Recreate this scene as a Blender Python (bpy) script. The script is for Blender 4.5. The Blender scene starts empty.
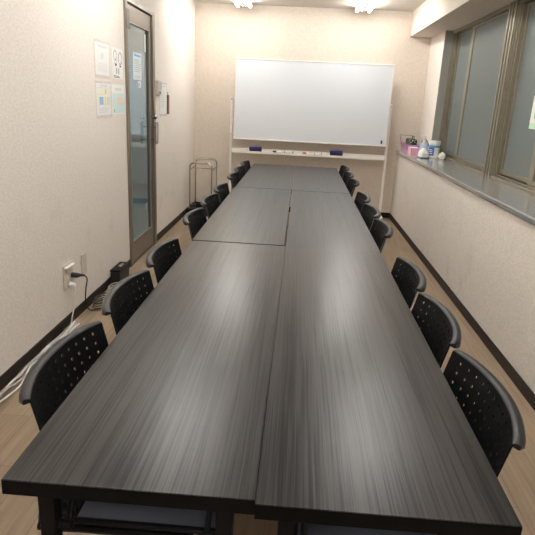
import bpy, bmesh, math, random
from mathutils import Vector, Matrix
random.seed(4)
scene = bpy.context.scene
COL = scene.collection
PI = math.pi

# ------------------------------------------------------------------ materials
def new_mat(name):
    m = bpy.data.materials.new(name); m.use_nodes = True
    nt = m.node_tree
    return m, nt, nt.nodes['Principled BSDF']

def plain(name, col, rough=0.5, metal=0.0, bump=0.0, bscale=200, spec=None, var=0.0, vscale=8):
    m, nt, b = new_mat(name)
    b.inputs['Base Color'].default_value = (*col, 1)
    b.inputs['Roughness'].default_value = rough
    b.inputs['Metallic'].default_value = metal
    if spec is not None: b.inputs['Specular IOR Level'].default_value = spec
    tc = nt.nodes.new('ShaderNodeTexCoord')
    if bump or var:
        n = nt.nodes.new('ShaderNodeTexNoise'); n.inputs['Scale'].default_value = bscale
        n.inputs['Detail'].default_value = 3
        nt.links.new(tc.outputs['Object'], n.inputs['Vector'])
    if bump:
        bp = nt.nodes.new('ShaderNodeBump'); bp.inputs['Strength'].default_value = bump
        bp.inputs['Distance'].default_value = 0.002
        nt.links.new(n.outputs['Fac'], bp.inputs['Height']); nt.links.new(bp.outputs['Normal'], b.inputs['Normal'])
    if var:
        n2 = nt.nodes.new('ShaderNodeTexNoise'); n2.inputs['Scale'].default_value = vscale; n2.inputs['Detail'].default_value = 4
        nt.links.new(tc.outputs['Object'], n2.inputs['Vector'])
        mx = nt.nodes.new('ShaderNodeMix'); mx.data_type = 'RGBA'
        mx.inputs['A'].default_value = (*[c*(1-var) for c in col], 1)
        mx.inputs['B'].default_value = (*[min(1, c*(1+var)) for c in col], 1)
        nt.links.new(n2.outputs['Fac'], mx.inputs['Factor']); nt.links.new(mx.outputs['Result'], b.inputs['Base Color'])
    return m

def emit(name, col, strength):
    m, nt, b = new_mat(name)
    b.inputs['Base Color'].default_value = (*col, 1)
    b.inputs['Emission Color'].default_value = (*col, 1)
    b.inputs['Emission Strength'].default_value = strength
    return m

def mix_node(nt, a, b, fac):
    mx = nt.nodes.new('ShaderNodeMix'); mx.data_type = 'RGBA'
    mx.inputs['A'].default_value = (*a, 1); mx.inputs['B'].default_value = (*b, 1)
    if fac is not None: nt.links.new(fac, mx.inputs['Factor'])
    return mx

def wallpaper(name, col, stain=0.0):
    m, nt, b = new_mat(name)
    tc = nt.nodes.new('ShaderNodeTexCoord')
    n = nt.nodes.new('ShaderNodeTexNoise'); n.inputs['Scale'].default_value = 75; n.inputs['Detail'].default_value = 4
    mp = nt.nodes.new('ShaderNodeMapping'); mp.inputs['Scale'].default_value = (1, 0.6, 1.3)
    nt.links.new(tc.outputs['Object'], mp.inputs['Vector']); nt.links.new(mp.outputs['Vector'], n.inputs['Vector'])
    bp = nt.nodes.new('ShaderNodeBump'); bp.inputs['Strength'].default_value = 0.35; bp.inputs['Distance'].default_value = 0.004
    nt.links.new(n.outputs['Fac'], bp.inputs['Height']); nt.links.new(bp.outputs['Normal'], b.inputs['Normal'])
    cr = nt.nodes.new('ShaderNodeValToRGB')
    cr.color_ramp.elements[0].position = 0.35; cr.color_ramp.elements[0].color = (*[c*0.93 for c in col], 1)
    cr.color_ramp.elements[1].position = 0.65; cr.color_ramp.elements[1].color = (*[min(1, c*1.05) for c in col], 1)
    nt.links.new(n.outputs['Fac'], cr.inputs['Fac'])
    out = cr.outputs['Color']
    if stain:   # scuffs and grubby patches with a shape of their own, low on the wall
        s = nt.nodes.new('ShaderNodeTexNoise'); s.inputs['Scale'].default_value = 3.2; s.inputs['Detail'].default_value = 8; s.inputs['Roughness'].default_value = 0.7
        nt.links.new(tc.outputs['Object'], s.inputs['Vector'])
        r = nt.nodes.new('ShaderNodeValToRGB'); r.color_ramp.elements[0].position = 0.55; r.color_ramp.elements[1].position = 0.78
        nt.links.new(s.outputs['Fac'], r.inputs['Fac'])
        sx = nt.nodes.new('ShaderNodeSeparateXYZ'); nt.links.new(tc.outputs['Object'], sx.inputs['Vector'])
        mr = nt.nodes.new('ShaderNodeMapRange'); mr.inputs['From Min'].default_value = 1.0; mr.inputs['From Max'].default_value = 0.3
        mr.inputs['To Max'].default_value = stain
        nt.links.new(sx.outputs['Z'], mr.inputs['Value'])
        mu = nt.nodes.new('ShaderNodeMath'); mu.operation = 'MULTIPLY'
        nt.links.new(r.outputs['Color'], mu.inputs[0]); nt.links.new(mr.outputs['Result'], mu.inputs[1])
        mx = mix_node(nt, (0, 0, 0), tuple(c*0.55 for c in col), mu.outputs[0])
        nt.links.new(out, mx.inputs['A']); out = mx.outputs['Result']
    nt.links.new(out, b.inputs['Base Color'])
    b.inputs['Roughness'].default_value = 0.85
    b.inputs['Specular IOR Level'].default_value = 0.2
    return m

def table_wood(name):
    m, nt, b = new_mat(name)
    tc = nt.nodes.new('ShaderNodeTexCoord')
    oi = nt.nodes.new('ShaderNodeObjectInfo')
    ad = nt.nodes.new('ShaderNodeVectorMath'); ad.operation = 'ADD'
    sc_ = nt.nodes.new('ShaderNodeVectorMath'); sc_.operation = 'SCALE'; sc_.inputs['Scale'].default_value = 7
    cb = nt.nodes.new('ShaderNodeCombineXYZ')
    nt.links.new(oi.outputs['Random'], cb.inputs['X']); nt.links.new(oi.outputs['Random'], cb.inputs['Y'])
    nt.links.new(cb.outputs['Vector'], sc_.inputs[0])
    nt.links.new(tc.outputs['Object'], ad.inputs[0]); nt.links.new(sc_.outputs['Vector'], ad.inputs[1])
    # slow wander so the grain lines are not ruler straight
    w = nt.nodes.new('ShaderNodeTexNoise'); w.inputs['Scale'].default_value = 1.4; w.inputs['Detail'].default_value = 2
    nt.links.new(ad.outputs['Vector'], w.inputs['Vector'])
    ws = nt.nodes.new('ShaderNodeVectorMath'); ws.operation = 'SCALE'; ws.inputs['Scale'].default_value = 0.022
    nt.links.new(w.outputs['Color'], ws.inputs[0])
    ad2 = nt.nodes.new('ShaderNodeVectorMath'); ad2.operation = 'ADD'
    nt.links.new(ad.outputs['Vector'], ad2.inputs[0]); nt.links.new(ws.outputs['Vector'], ad2.inputs[1])
    mp = nt.nodes.new('ShaderNodeMapping'); mp.inputs['Scale'].default_value = (300, 2.2, 1)
    nt.links.new(ad2.outputs['Vector'], mp.inputs['Vector'])
    g = nt.nodes.new('ShaderNodeTexNoise'); g.inputs['Scale'].default_value = 1.0; g.inputs['Detail'].default_value = 3; g.inputs['Roughness'].default_value = 0.6
    nt.links.new(mp.outputs['Vector'], g.inputs['Vector'])
    mp2 = nt.nodes.new('ShaderNodeMapping'); mp2.inputs['Scale'].default_value = (26, 0.8, 1)
    nt.links.new(ad2.outputs['Vector'], mp2.inputs['Vector'])
    g2 = nt.nodes.new('ShaderNodeTexNoise'); g2.inputs['Scale'].default_value = 1.0; g2.inputs['Detail'].default_value = 2
    nt.links.new(mp2.outputs['Vector'], g2.inputs['Vector'])
    mu = nt.nodes.new('ShaderNodeMath'); mu.operation = 'MULTIPLY_ADD'; mu.inputs[1].default_value = 0.7
    nt.links.new(g.outputs['Fac'], mu.inputs[0])
    m2 = nt.nodes.new('ShaderNodeMath'); m2.operation = 'MULTIPLY'; m2.inputs[1].default_value = 0.3
    nt.links.new(g2.outputs['Fac'], m2.inputs[0]); nt.links.new(m2.outputs[0], mu.inputs[2])
    cr = nt.nodes.new('ShaderNodeValToRGB')
    e = cr.color_ramp.elements
    e[0].position = 0.40; e[0].color = (0.0025, 0.0023, 0.0022, 1)
    e[1].position = 0.58; e[1].color = (0.024, 0.022, 0.021, 1)
    nt.links.new(mu.outputs[0], cr.inputs['Fac']); nt.links.new(cr.outputs['Color'], b.inputs['Base Color'])
    bp = nt.nodes.new('ShaderNodeBump'); bp.inputs['Strength'].default_value = TB_BUMP; bp.inputs['Distance'].default_value = 0.0012
    nt.links.new(mu.outputs[0], bp.inputs['Height']); nt.links.new(bp.outputs['Normal'], b.inputs['Normal'])
    b.inputs['Roughness'].default_value = TB_ROUGH
    sp = nt.nodes.new('ShaderNodeMapRange'); sp.inputs['From Min'].default_value = 0.40; sp.inputs['From Max'].default_value = 0.52
    sp.inputs['To Min'].default_value = 0.28; sp.inputs['To Max'].default_value = TB_SPEC
    nt.links.new(mu.outputs[0], sp.inputs['Value']); nt.links.new(sp.outputs['Result'], b.inputs['Specular IOR Level'])
    return m

def floor_wood(name):
    m, nt, b = new_mat(name)
    tc = nt.nodes.new('ShaderNodeTexCoord')
    rot = nt.nodes.new('ShaderNodeMapping'); rot.inputs['Rotation'].default_value = (0, 0, PI/2)
    nt.links.new(tc.outputs['Object'], rot.inputs['Vector'])
    br = nt.nodes.new('ShaderNodeTexBrick')
    br.offset = 0.37; br.inputs['Scale'].default_value = 1.0
    br.inputs['Brick Width'].default_value = 0.91; br.inputs['Row Height'].default_value = 0.152
    br.inputs['Mortar Size'].default_value = 0.0012; br.inputs['Bias'].default_value = 0.0
    br.inputs['Color1'].default_value = (0.245, 0.175, 0.112, 1); br.inputs['Color2'].default_value = (0.285, 0.21, 0.14, 1)
    br.inputs['Mortar'].default_value = (0.16, 0.11, 0.07, 1)
    nt.links.new(rot.outputs['Vector'], br.inputs['Vector'])
    mp = nt.nodes.new('ShaderNodeMapping'); mp.inputs['Scale'].default_value = (60, 2.5, 1)
    nt.links.new(tc.outputs['Object'], mp.inputs['Vector'])
    g = nt.nodes.new('ShaderNodeTexNoise'); g.inputs['Scale'].default_value = 1; g.inputs['Detail'].default_value = 5
    nt.links.new(mp.outputs['Vector'], g.inputs['Vector'])
    mr = nt.nodes.new('ShaderNodeMapRange'); mr.inputs['From Min'].default_value = 0.3; mr.inputs['From Max'].default_value = 0.7
    mr.inputs['To Min'].default_value = 0.78; mr.inputs['To Max'].default_value = 1.15
    nt.links.new(g.outputs['Fac'], mr.inputs['Value'])
    vm = nt.nodes.new('ShaderNodeVectorMath'); vm.operation = 'SCALE'
    nt.links.new(br.outputs['Color'], vm.inputs[0]); nt.links.new(mr.outputs['Result'], vm.inputs['Scale'])
    nt.links.new(vm.outputs['Vector'], b.inputs['Base Color'])
    b.inputs['Roughness'].default_value = 0.5
    return m

TB_BUMP, TB_ROUGH, TB_SPEC = 0.22, 0.29, 0.37
WALLC = (0.775, 0.71, 0.645)
M = {}
M['wall'] = wallpaper('wallpaper cream', (0.73, 0.645, 0.555), 0.0)
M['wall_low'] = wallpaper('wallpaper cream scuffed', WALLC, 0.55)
M['ceiling'] = plain('ceiling board', (0.62, 0.58, 0.53), 0.9, bump=0.2, bscale=90)
M['floor'] = floor_wood('laminate floor')
M['base'] = plain('dark baseboard vinyl', (0.018, 0.011, 0.008), 0.45, spec=0.25)
M['table'] = table_wood('dark ash laminate')
M['edge'] = plain('black edge band', (0.004, 0.004, 0.004), 0.5, spec=0.1)
M['black_metal'] = plain('black painted steel', (0.005, 0.005, 0.006), 0.45, spec=0.15)
M['shelf'] = plain('dark blue grey shelf sheet', (0.15, 0.165, 0.22), 0.4)
M['plastic'] = plain('black moulded plastic', (0.006, 0.006, 0.0065), 0.45, bump=0.12, bscale=900, spec=0.12)
M['plastic_rim'] = plain('black moulded plastic rim', (0.010, 0.010, 0.011), 0.42, bump=0.12, bscale=900, spec=0.4)
M['grey_tube'] = plain('grey painted tube', (0.34, 0.31, 0.28), 0.35, 0.6)
M['chrome'] = plain('chrome tube', (0.55, 0.52, 0.48), 0.22, 1.0)
M['door_metal'] = plain('bronze anodised aluminium', (0.22, 0.19, 0.155), 0.38, 0.55)
M['door_dark'] = plain('dark bronze aluminium', (0.10, 0.088, 0.072), 0.4, 0.5)
M['win_metal'] = plain('olive grey aluminium', (0.25, 0.22, 0.165), 0.42, 0.5, var=0.18, vscale=14)
M['reveal'] = plain('grey aluminium lining', (0.36, 0.36, 0.33), 0.45, 0.3)
M['sill'] = plain('brushed grey sill metal', (0.55, 0.55, 0.53), 0.17, 0.6, var=0.03, vscale=6)
M['board'] = plain('whiteboard enamel', (0.79, 0.825, 0.87), 0.22)
M['cream'] = plain('cream painted steel', (0.89, 0.86, 0.80), 0.4)
M['white'] = plain('white plastic', (0.80, 0.79, 0.76), 0.4)
M['offwhite'] = plain('aged white plastic', (0.58, 0.52, 0.45), 0.5)
M['navy'] = plain('navy felt', (0.035, 0.03, 0.17), 0.8)
M['navy_mark'] = plain('dark blue print', (0.02, 0.03, 0.12), 0.5)
M['black'] = plain('matt black', (0.01, 0.01, 0.01), 0.5)
M['red'] = plain('red ink', (0.5, 0.05, 0.05), 0.5)
M['paper'] = plain('paper white', (0.86, 0.84, 0.81), 0.7)
M['paper_blue'] = plain('cool white paper', (0.74, 0.80, 0.86), 0.6)
M['ink'] = plain('grey print', (0.42, 0.42, 0.42), 0.8)
M['ink_pale'] = plain('pale grey print', (0.68, 0.68, 0.68), 0.8)
M['ink_dark'] = plain('black print', (0.05, 0.05, 0.05), 0.8)
M['yellow'] = plain('pale yellow print', (0.86, 0.80, 0.55), 0.8)
M['orange'] = plain('orange print', (0.85, 0.62, 0.30), 0.8)
M['blue'] = plain('blue print', (0.20, 0.45, 0.72), 0.8)
M['aqua'] = plain('pale aqua print', (0.62, 0.76, 0.74), 0.8)
M['tan'] = plain('tan print', (0.78, 0.60, 0.45), 0.8)
M['pale_orange'] = plain('cream print', (0.88, 0.83, 0.66), 0.8)
M['green'] = plain('green print', (0.22, 0.55, 0.25), 0.7)
M['pale_green'] = plain('pale green print', (0.55, 0.78, 0.55), 0.7)
M['lilac'] = plain('lilac plastic', (0.50, 0.30, 0.58), 0.4)
M['pink'] = plain('pink card', (0.72, 0.42, 0.50), 0.6)
M['brown'] = plain('dark brown card', (0.15, 0.08, 0.06), 0.6)
M['teal'] = plain('dark teal card', (0.01, 0.06, 0.08), 0.5)
M['label_blue'] = plain('cobalt label', (0.05, 0.10, 0.45), 0.4)
M['label_sky'] = plain('sky blue label', (0.10, 0.35, 0.65), 0.4)
M['cord_white'] = plain('white cord', (0.70, 0.68, 0.64), 0.45)
M['cord_grey'] = plain('grey cord', (0.40, 0.38, 0.36), 0.45)
M['corr_wall'] = plain('corridor paint grey', (0.53, 0.575, 0.585), 0.8)
M['corr_low'] = plain('corridor lower paint', (0.25, 0.295, 0.295), 0.7)
M['corr_floor'] = plain('corridor floor vinyl', (0.10, 0.12, 0.12), 0.35)
M['fixture'] = plain('lamp housing white', (0.85, 0.85, 0.83), 0.4)
LAMP = 39.5
M['tube'] = emit('fluorescent tube', (1.0, 0.985, 0.955), LAMP)
M['corr_fill'] = emit('corridor fill lamp', (0.86, 0.96, 1.0), 60.0)  # cool glow for the lamp added in the corridor

def glass(name, col, rough, trans, alpha=1.0):
    m, nt, b = new_mat(name)
    b.inputs['Base Color'].default_value = (*col, 1)
    b.inputs['Roughness'].default_value = rough
    b.inputs['Transmission Weight'].default_value = trans
    b.inputs['IOR'].default_value = 1.33
    b.inputs['Alpha'].default_value = alpha
    return m, nt, b
M['door_glass'] = glass('door glass smoked', (0.62, 0.70, 0.70), 0.02, 1.0)[0]
fg, nt, b = glass('frosted window glass', (0.150, 0.172, 0.168), 0.5, 0.04)
tc = nt.nodes.new('ShaderNodeTexCoord'); nn = nt.nodes.new('ShaderNodeTexNoise'); nn.inputs['Scale'].default_value = 160
bp = nt.nodes.new('ShaderNodeBump'); bp.inputs['Strength'].default_value = 0.25; bp.inputs['Distance'].default_value = 0.002
nt.links.new(tc.outputs['Object'], nn.inputs['Vector']); nt.links.new(nn.outputs['Fac'], bp.inputs['Height']); nt.links.new(bp.outputs['Normal'], b.inputs['Normal'])
M['frosted'] = fg
M['clear'] = glass('clear plastic film', (0.95, 0.95, 0.95), 0.2, 0.2, 0.12)[0]
M['bottle'] = glass('pale blue clear plastic', (0.70, 0.80, 0.93), 0.2, 0.25)[0]

# ------------------------------------------------------------------ mesh helpers
def build(name, bm, mat, parent=None, smooth=True, bevel=0.0, seg=2, angle=40):
    bmesh.ops.recalc_face_normals(bm, faces=bm.faces)
    me = bpy.data.meshes.new(name); bm.to_mesh(me); bm.free()
    if smooth:
        for p in me.polygons: p.use_smooth = True
        me.set_sharp_from_angle(angle=math.radians(angle))
    o = bpy.data.objects.new(name, me); COL.objects.link(o)
    if mat: me.materials.append(M[mat] if isinstance(mat, str) else mat)
    if parent: o.parent = parent
    if bevel:
        md = o.modifiers.new('bevel', 'BEVEL'); md.width = bevel; md.segments = seg; md.limit_method = 'ANGLE'
        md.angle_limit = math.radians(40)
    return o

def box(bm, x0, x1, y0, y1, z0, z1, mat=None):
    v = [bm.verts.new((x, y, z)) for x in (x0, x1) for y in (y0, y1) for z in (z0, z1)]
    if mat is not None: bmesh.ops.transform(bm, matrix=mat, verts=v)
    for f in ((0, 1, 3, 2), (4, 6, 7, 5), (0, 4, 5, 1), (2, 3, 7, 6), (0, 2, 6, 4), (1, 5, 7, 3)):
        bm.faces.new([v[i] for i in f])
    return bm

def B(*a): return box(bmesh.new(), *a)

def frames(pts):
    pts = [Vector(p) for p in pts]; out = []; prev = None
    for i, p in enumerate(pts):
        a = pts[max(i-1, 0)]; c = pts[min(i+1, len(pts)-1)]
        t = (c-a).normalized()
        if prev is None:
            r = Vector((0, 0, 1)) if abs(t.z) < 0.9 else Vector((1, 0, 0))
            n = (r - t*r.dot(t)).normalized()
        else:
            n = (prev - t*prev.dot(t))
            n = n.normalized() if n.length > 1e-6 else prev
        prev = n
        out.append((p, t, n, t.cross(n)))
    return out

def tube(bm, pts, r, n=8, cap=True):
    rings = []
    fr = frames(pts)
    for i, (p, t, a, c) in enumerate(fr):
        rr = r[i] if isinstance(r, (list, tuple)) else r
        rings.append([bm.verts.new(p + (a*math.cos(2*PI*k/n) + c*math.sin(2*PI*k/n))*rr) for k in range(n)])
    for q, w in zip(rings, rings[1:]):
        for k in range(n): bm.faces.new((q[k], q[(k+1) % n], w[(k+1) % n], w[k]))
    if cap: bm.faces.new(rings[0][::-1]); bm.faces.new(rings[-1])
    return bm

def smooth_path(pts, k=6):
    P = [Vector(p) for p in pts]; P = [P[0]*2-P[1]] + P + [P[-1]*2-P[-2]]
    out = []
    for i in range(1, len(P)-2):
        a, b_, c, d = P[i-1:i+3]
        for j in range(k):
            t = j/k
            out.append(0.5*((2*b_) + (c-a)*t + (2*a-5*b_+4*c-d)*t*t + (3*b_-a-3*c+d)*t**3))
    out.append(P[-2]); return out

def fillet(pts, r, k=5):
    """polyline with rounded corners"""
    P = [Vector(p) for p in pts]; out = [P[0]]
    for a, b_, c in zip(P, P[1:], P[2:]):
        u = (a-b_).normalized(); v = (c-b_).normalized()
        p0 = b_+u*r; p1 = b_+v*r
        for j in range(k+1):
            t = j/k
            out.append(p0*(1-t)**2 + b_*2*t*(1-t) + p1*t*t)
    out.append(P[-1]); return out

def lathe(bm, prof, c=(0, 0, 0), n=20):
    rings = []
    for r, z in prof:
        rings.append([bm.verts.new((c[0]+r*math.cos(2*PI*k/n), c[1]+r*math.sin(2*PI*k/n), c[2]+z)) for k in range(n)])
    for q, w in zip(rings, rings[1:]):
        for k in range(n): bm.faces.new((q[k], q[(k+1) % n], w[(k+1) % n], w[k]))
    bm.faces.new(rings[0][::-1]); bm.faces.new(rings[-1]); return bm

def prism(bm, poly, axis, a, b_):
    def mk(p, t):
        return {'x': (t, p[0], p[1]), 'y': (p[0], t, p[1]), 'z': (p[0], p[1], t)}[axis]
    q = [bm.verts.new(mk(p, a)) for p in poly]; w = [bm.verts.new(mk(p, b_)) for p in poly]
    n = len(poly)
    for k in range(n): bm.faces.new((q[k], q[(k+1) % n], w[(k+1) % n], w[k]))
    bm.faces.new(q[::-1]); bm.faces.new(w); return bm

def tag(o, label, cat, group=None):
    o['label'] = label; o['category'] = cat
    if group: o['group'] = group
    return o

def thing(name, label, cat, loc=(0, 0, 0), rz=0.0, group=None):
    o = bpy.data.objects.new(name, None); COL.objects.link(o); o.empty_display_size = 0.1
    o.location = loc; o.rotation_euler = (0, 0, rz)
    return tag(o, label, cat, group)

def struct(o): o['kind'] = 'structure'; return o
def sempty(name, loc=(0, 0, 0)):
    o = bpy.data.objects.new(name, None); COL.objects.link(o); o.location = loc; return struct(o)

def copy_tree(o, parent=None):
    c = o.copy(); COL.objects.link(c)
    if parent: c.parent = parent
    for ch in list(o.children): copy_tree(ch, c)
    return c

# ------------------------------------------------------------------ room
XL, XR, XD, YB, YN, ZC = -1.307, 1.257, 1.506, 6.275, -3.4, 2.452
SILL, BEAM = 0.868, 2.179
DY0, DY1, DZ = 3.495, 4.312, 2.055
struct(build('floor', B(XL-0.05, 1.9, YN-0.1, YB+0.1, -0.1, 0), 'floor', smooth=False))
struct(build('ceiling', B(XL-0.05, 1.9, YN-0.1, YB+0.1, ZC, ZC+0.1), 'ceiling', smooth=False))
bm = bmesh.new()
box(bm, XL-0.05, XL, YN-0.1, DY0, 0, ZC); box(bm, XL-0.05, XL, DY1, YB+0.1, 0, ZC); box(bm, XL-0.05, XL, DY0, DY1, DZ, ZC)
struct(build('wall_left', bm, 'wall_low', smooth=False))
struct(build('wall_back', B(XL, 1.9, YB, YB+0.1, 0, ZC), 'wall', smooth=False))
struct(build('wall_near', B(XL, 1.9, YN-0.1, YN, 0, ZC), 'wall', smooth=False))
YR = 5.60      # where the window opening starts
bm = bmesh.new()
box(bm, XR, 1.75, YN, YB, 0, SILL-0.035)
box(bm, XD, 1.75, YR, YB, SILL-0.035, BEAM)
box(bm, XR+0.05, 1.75, YN, -1.2, SILL-0.035, BEAM)
struct(build('wall_right', bm, 'wall_low', smooth=False))
struct(build('trim_1', B(XR, 1.9, YN, YB, BEAM, ZC), 'wall', smooth=False))          # boxed-in beam over the window
bm = B(XR-0.018, 1.74, -1.2, YR, SILL-0.035, SILL)
box(bm, XR-0.018, XD, YR, YB, SILL-0.035, SILL)
struct(build('trim_2', bm, 'sill', smooth=False, bevel=0.006))                       # metal sill
# outer wall behind the windows' line
struct(build('wall_outer', B(1.9, 1.95, YN, YB, 0, ZC), 'corr_low', smooth=False))

BH = 0.068
bm = bmesh.new()
box(bm, XL, XL+0.008, YN, DY0-0.01, 0, BH); box(bm, XL, XL+0.008, DY1+0.01, YB, 0, BH)
struct(build('baseboard_left', bm, 'base', smooth=False, bevel=0.003))
struct(build('baseboard_right', B(XR-0.008, XR, YN, YB, 0, BH), 'base', smooth=False, bevel=0.003))
struct(build('baseboard_back', B(XL+0.008, XR-0.008, YB-0.008, YB, 0, BH), 'base', smooth=False, bevel=0.003))

# door: bronze aluminium frame, glazed leaf
door = sempty('door_1', (XL, DY0, 0))
def dpart(name, bm, mat, parent=door, **k):
    bmesh.ops.translate(bm, verts=bm.verts, vec=(-XL, -DY0, 0))
    return build(name, bm, mat, parent, **k)
FX = XL+0.018
bm = bmesh.new()
box(bm, XL-0.05, FX, DY0, DY0+0.045, 0, DZ); box(bm, XL-0.05, FX, DY1-0.065, DY1, 0, DZ)
box(bm, XL-0.05, FX, DY0+0.045, DY1-0.065, DZ-0.03, DZ)
dpart('door_frame', bm, 'door_metal', smooth=False, bevel=0.003)
L0, L1 = DY0+0.048, DY1-0.068
X0, X1 = XL-0.035, XL-0.001
bm = bmesh.new()
box(bm, X0, X1, L0, L0+0.055, 0.01, DZ-0.035); box(bm, X0, X1, L1-0.06, L1, 0.01, DZ-0.035)
box(bm, X0, X1, L0+0.055, L1-0.06, 0.01, 0.185); box(bm, X0, X1, L0+0.055, L1-0.06, 1.90, DZ-0.035)
leaf = dpart('door_leaf', bm, 'door_metal', smooth=False, bevel=0.002)
dpart('glazing_bead', (lambda b_: (box(b_, X1-0.002, X1+0.004, L0+0.055, L1-0.06, 0.185, 0.193), box(b_, X1-0.002, X1+0.004, L0+0.055, L1-0.06, 1.892, 1.90), box(b_, X1-0.002, X1+0.003, L0+0.055, L0+0.062, 0.193, 1.892), box(b_, X1-0.002, X1+0.003, L1-0.067, L1-0.06, 0.193, 1.892), b_)[-1])(bmesh.new()), 'reveal', leaf, smooth=False)
dpart('glass_pane', B(XL-0.021, XL-0.015, L0+0.055, L1-0.06, 0.185, 1.90), 'door_glass', leaf, smooth=False)
dpart('pivot_cover', B(X1, X1+0.022, L0-0.045, L0+0.035, 1.84, 1.975), 'door_dark', smooth=False, bevel=0.003)
dpart('threshold', B(XL-0.05, XL+0.01, DY0, DY1, 0, 0.012), 'door_dark', smooth=False)
HY = L1-0.03
bm = tube(bmesh.new(), [(X1, HY, 1.19), (X1+0.03, HY, 1.19)], 0.009, 10)
tube(bm, [(X1+0.03, HY, 1.19), (X1+0.036, HY, 1.19), (X1+0.05, HY, 1.19), (X1+0.056, HY, 1.19)], [0.012, 0.021, 0.021, 0.012], 12)
dpart('door_knob', bm, 'chrome', leaf)
bm = bmesh.new()
for z in (0.99, 1.10):
    tube(bm, [(X1, HY, z), (X1+0.05, HY, z)], 0.006, 8)
box(bm, X1+0.048, X1+0.056, HY-0.045, HY+0.045, 0.955, 1.145)
dpart('door_handle', bm, 'chrome', leaf, smooth=False, bevel=0.003)

# corridor seen through the door glass
struct(build('floor_corridor', B(-4.2, XL-0.05, 2.6, 8.1, -0.1, 0), 'corr_floor', smooth=False))
struct(build('ceiling_corridor', B(-4.2, XL-0.05, 2.6, 8.1, ZC, ZC+0.1), 'ceiling', smooth=False))
bm = B(-4.2, XL-0.05, 8.0, 8.1, 0.76, ZC); box(bm, -4.2, -4.1, 2.6, 8.0, 0.76, ZC); box(bm, -4.2, XL-0.05, 2.5, 2.6, 0, ZC)
box(bm, XL-0.15, XL-0.05, YB+0.1, 8.0, 0, ZC)
struct(build('wall_corridor', bm, 'corr_wall', smooth=False))
bm = B(-4.2, XL-0.05, 7.99, 8.1, 0, 0.70); box(bm, -4.2, -4.09, 2.6, 8.0, 0, 0.70)
struct(build('wall_corridor_lower', bm, 'corr_low', smooth=False))
struct(build('trim_3', B(-4.2, XL-0.05, 7.97, 8.1, 0.70, 0.76), 'reveal', smooth=False))
tag(build('corridor_fill_lamp', B(-2.7, -2.5, 5.2, 6.4, ZC-0.05, ZC-0.002), 'corr_fill', smooth=False), 'unseen lamp added to light the corridor behind the glass door', 'added lamp')  # out of view, added to brighten the corridor behind the glass

# windows: aluminium frames, frosted panes
XF0, XF1 = 1.588, 1.70
def window(name, y0, y1, splits):
    w = sempty(name, (1.68, y0, SILL))
    def wp(n, bm, mat, parent=w, **k):
        bmesh.ops.translate(bm, verts=bm.verts, vec=(-1.68, -y0, -SILL))
        return build(n, bm, mat, parent, **k)
    zt = BEAM-0.03
    bm = bmesh.new()
    box(bm, XF0, XF1, y0, y1, SILL, SILL+0.022); box(bm, XF0, XF1, y0, y1, zt, BEAM)
    for dx_, w_ in ((0.0, 0.010), (0.014, 0.020), (0.030, 0.032)):
        box(bm, XF0+dx_, XF1, y1-w_, y1, SILL+0.022, zt); box(bm, XF0+dx_, XF1, y0, y0+w_, SILL+0.022, zt)
    box(bm, XF0+0.03, XF0+0.036, y0+0.03, y1-0.03, SILL+0.022, SILL+0.034)
    wp('window_frame', bm, 'win_metal', smooth=False, bevel=0.003)
    for i, (a, b_) in enumerate(splits):
        dx = 0.0 if i % 2 == 0 else 0.030
        xa, xb = XF0+0.028+dx, XF0+0.056+dx
        s = 0.030; s2 = 0.030
        if i == 0: s2 = 0.080
        else: s = 0.080
        bm = bmesh.new()
        za, zb = SILL+0.036, zt-0.002
        box(bm, xa, xb, a, a+s, za, zb); box(bm, xa, xb, b_-s2, b_, za, zb)
        box(bm, xa, xb, a+s, b_-s2, za, za+0.035); box(bm, xa, xb, a+s, b_-s2, zb-0.018, zb)
        sash = wp('sash', bm, 'win_metal', smooth=False, bevel=0.003)
        wp('glass_pane', B((xa+xb)/2-0.003, (xa+xb)/2+0.003, a+s, b_-s2, za+0.035, zb-0.018), 'frosted', sash, smooth=False)
        bm = B(xa-0.012, xa, a+0.006, a+0.03, za+0.0, za+0.025)
        wp('sash_stop', bm, 'white', sash, smooth=False, bevel=0.003)
    return w
window('window_1', 3.91, 5.595, [(3.93, 4.985), (4.92, 5.56)])
window('window_2', 2.24, 3.75, [(2.27, 3.085), (3.03, 3.72)])
window('window_3', 0.60, 2.08, [(0.635, 1.36), (1.32, 2.05)])
window('window_4', -1.18, 0.54, [(-1.145, -0.3), (-0.34, 0.505)])
# ribbed posts between the windows, and the metal lining of the opening
for i, (a, b_) in enumerate([(3.75, 3.91), (2.08, 2.24), (0.54, 0.60)]):
    bm = B(XF0+0.01, XF1, a, b_, SILL, BEAM)
    w_ = (b_-a)/5
    for k in (0, 2, 4): box(bm, XF0-0.012, XF0+0.01, a+w_*k, a+w_*(k+1), SILL, BEAM)
    struct(build('trim_%d' % (4+i), bm, 'win_metal', smooth=False))
struct(build('trim_7', B(XD+0.002, 1.745, YR-0.006, YR+0.001, SILL, BEAM), 'reveal', smooth=False))

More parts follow.
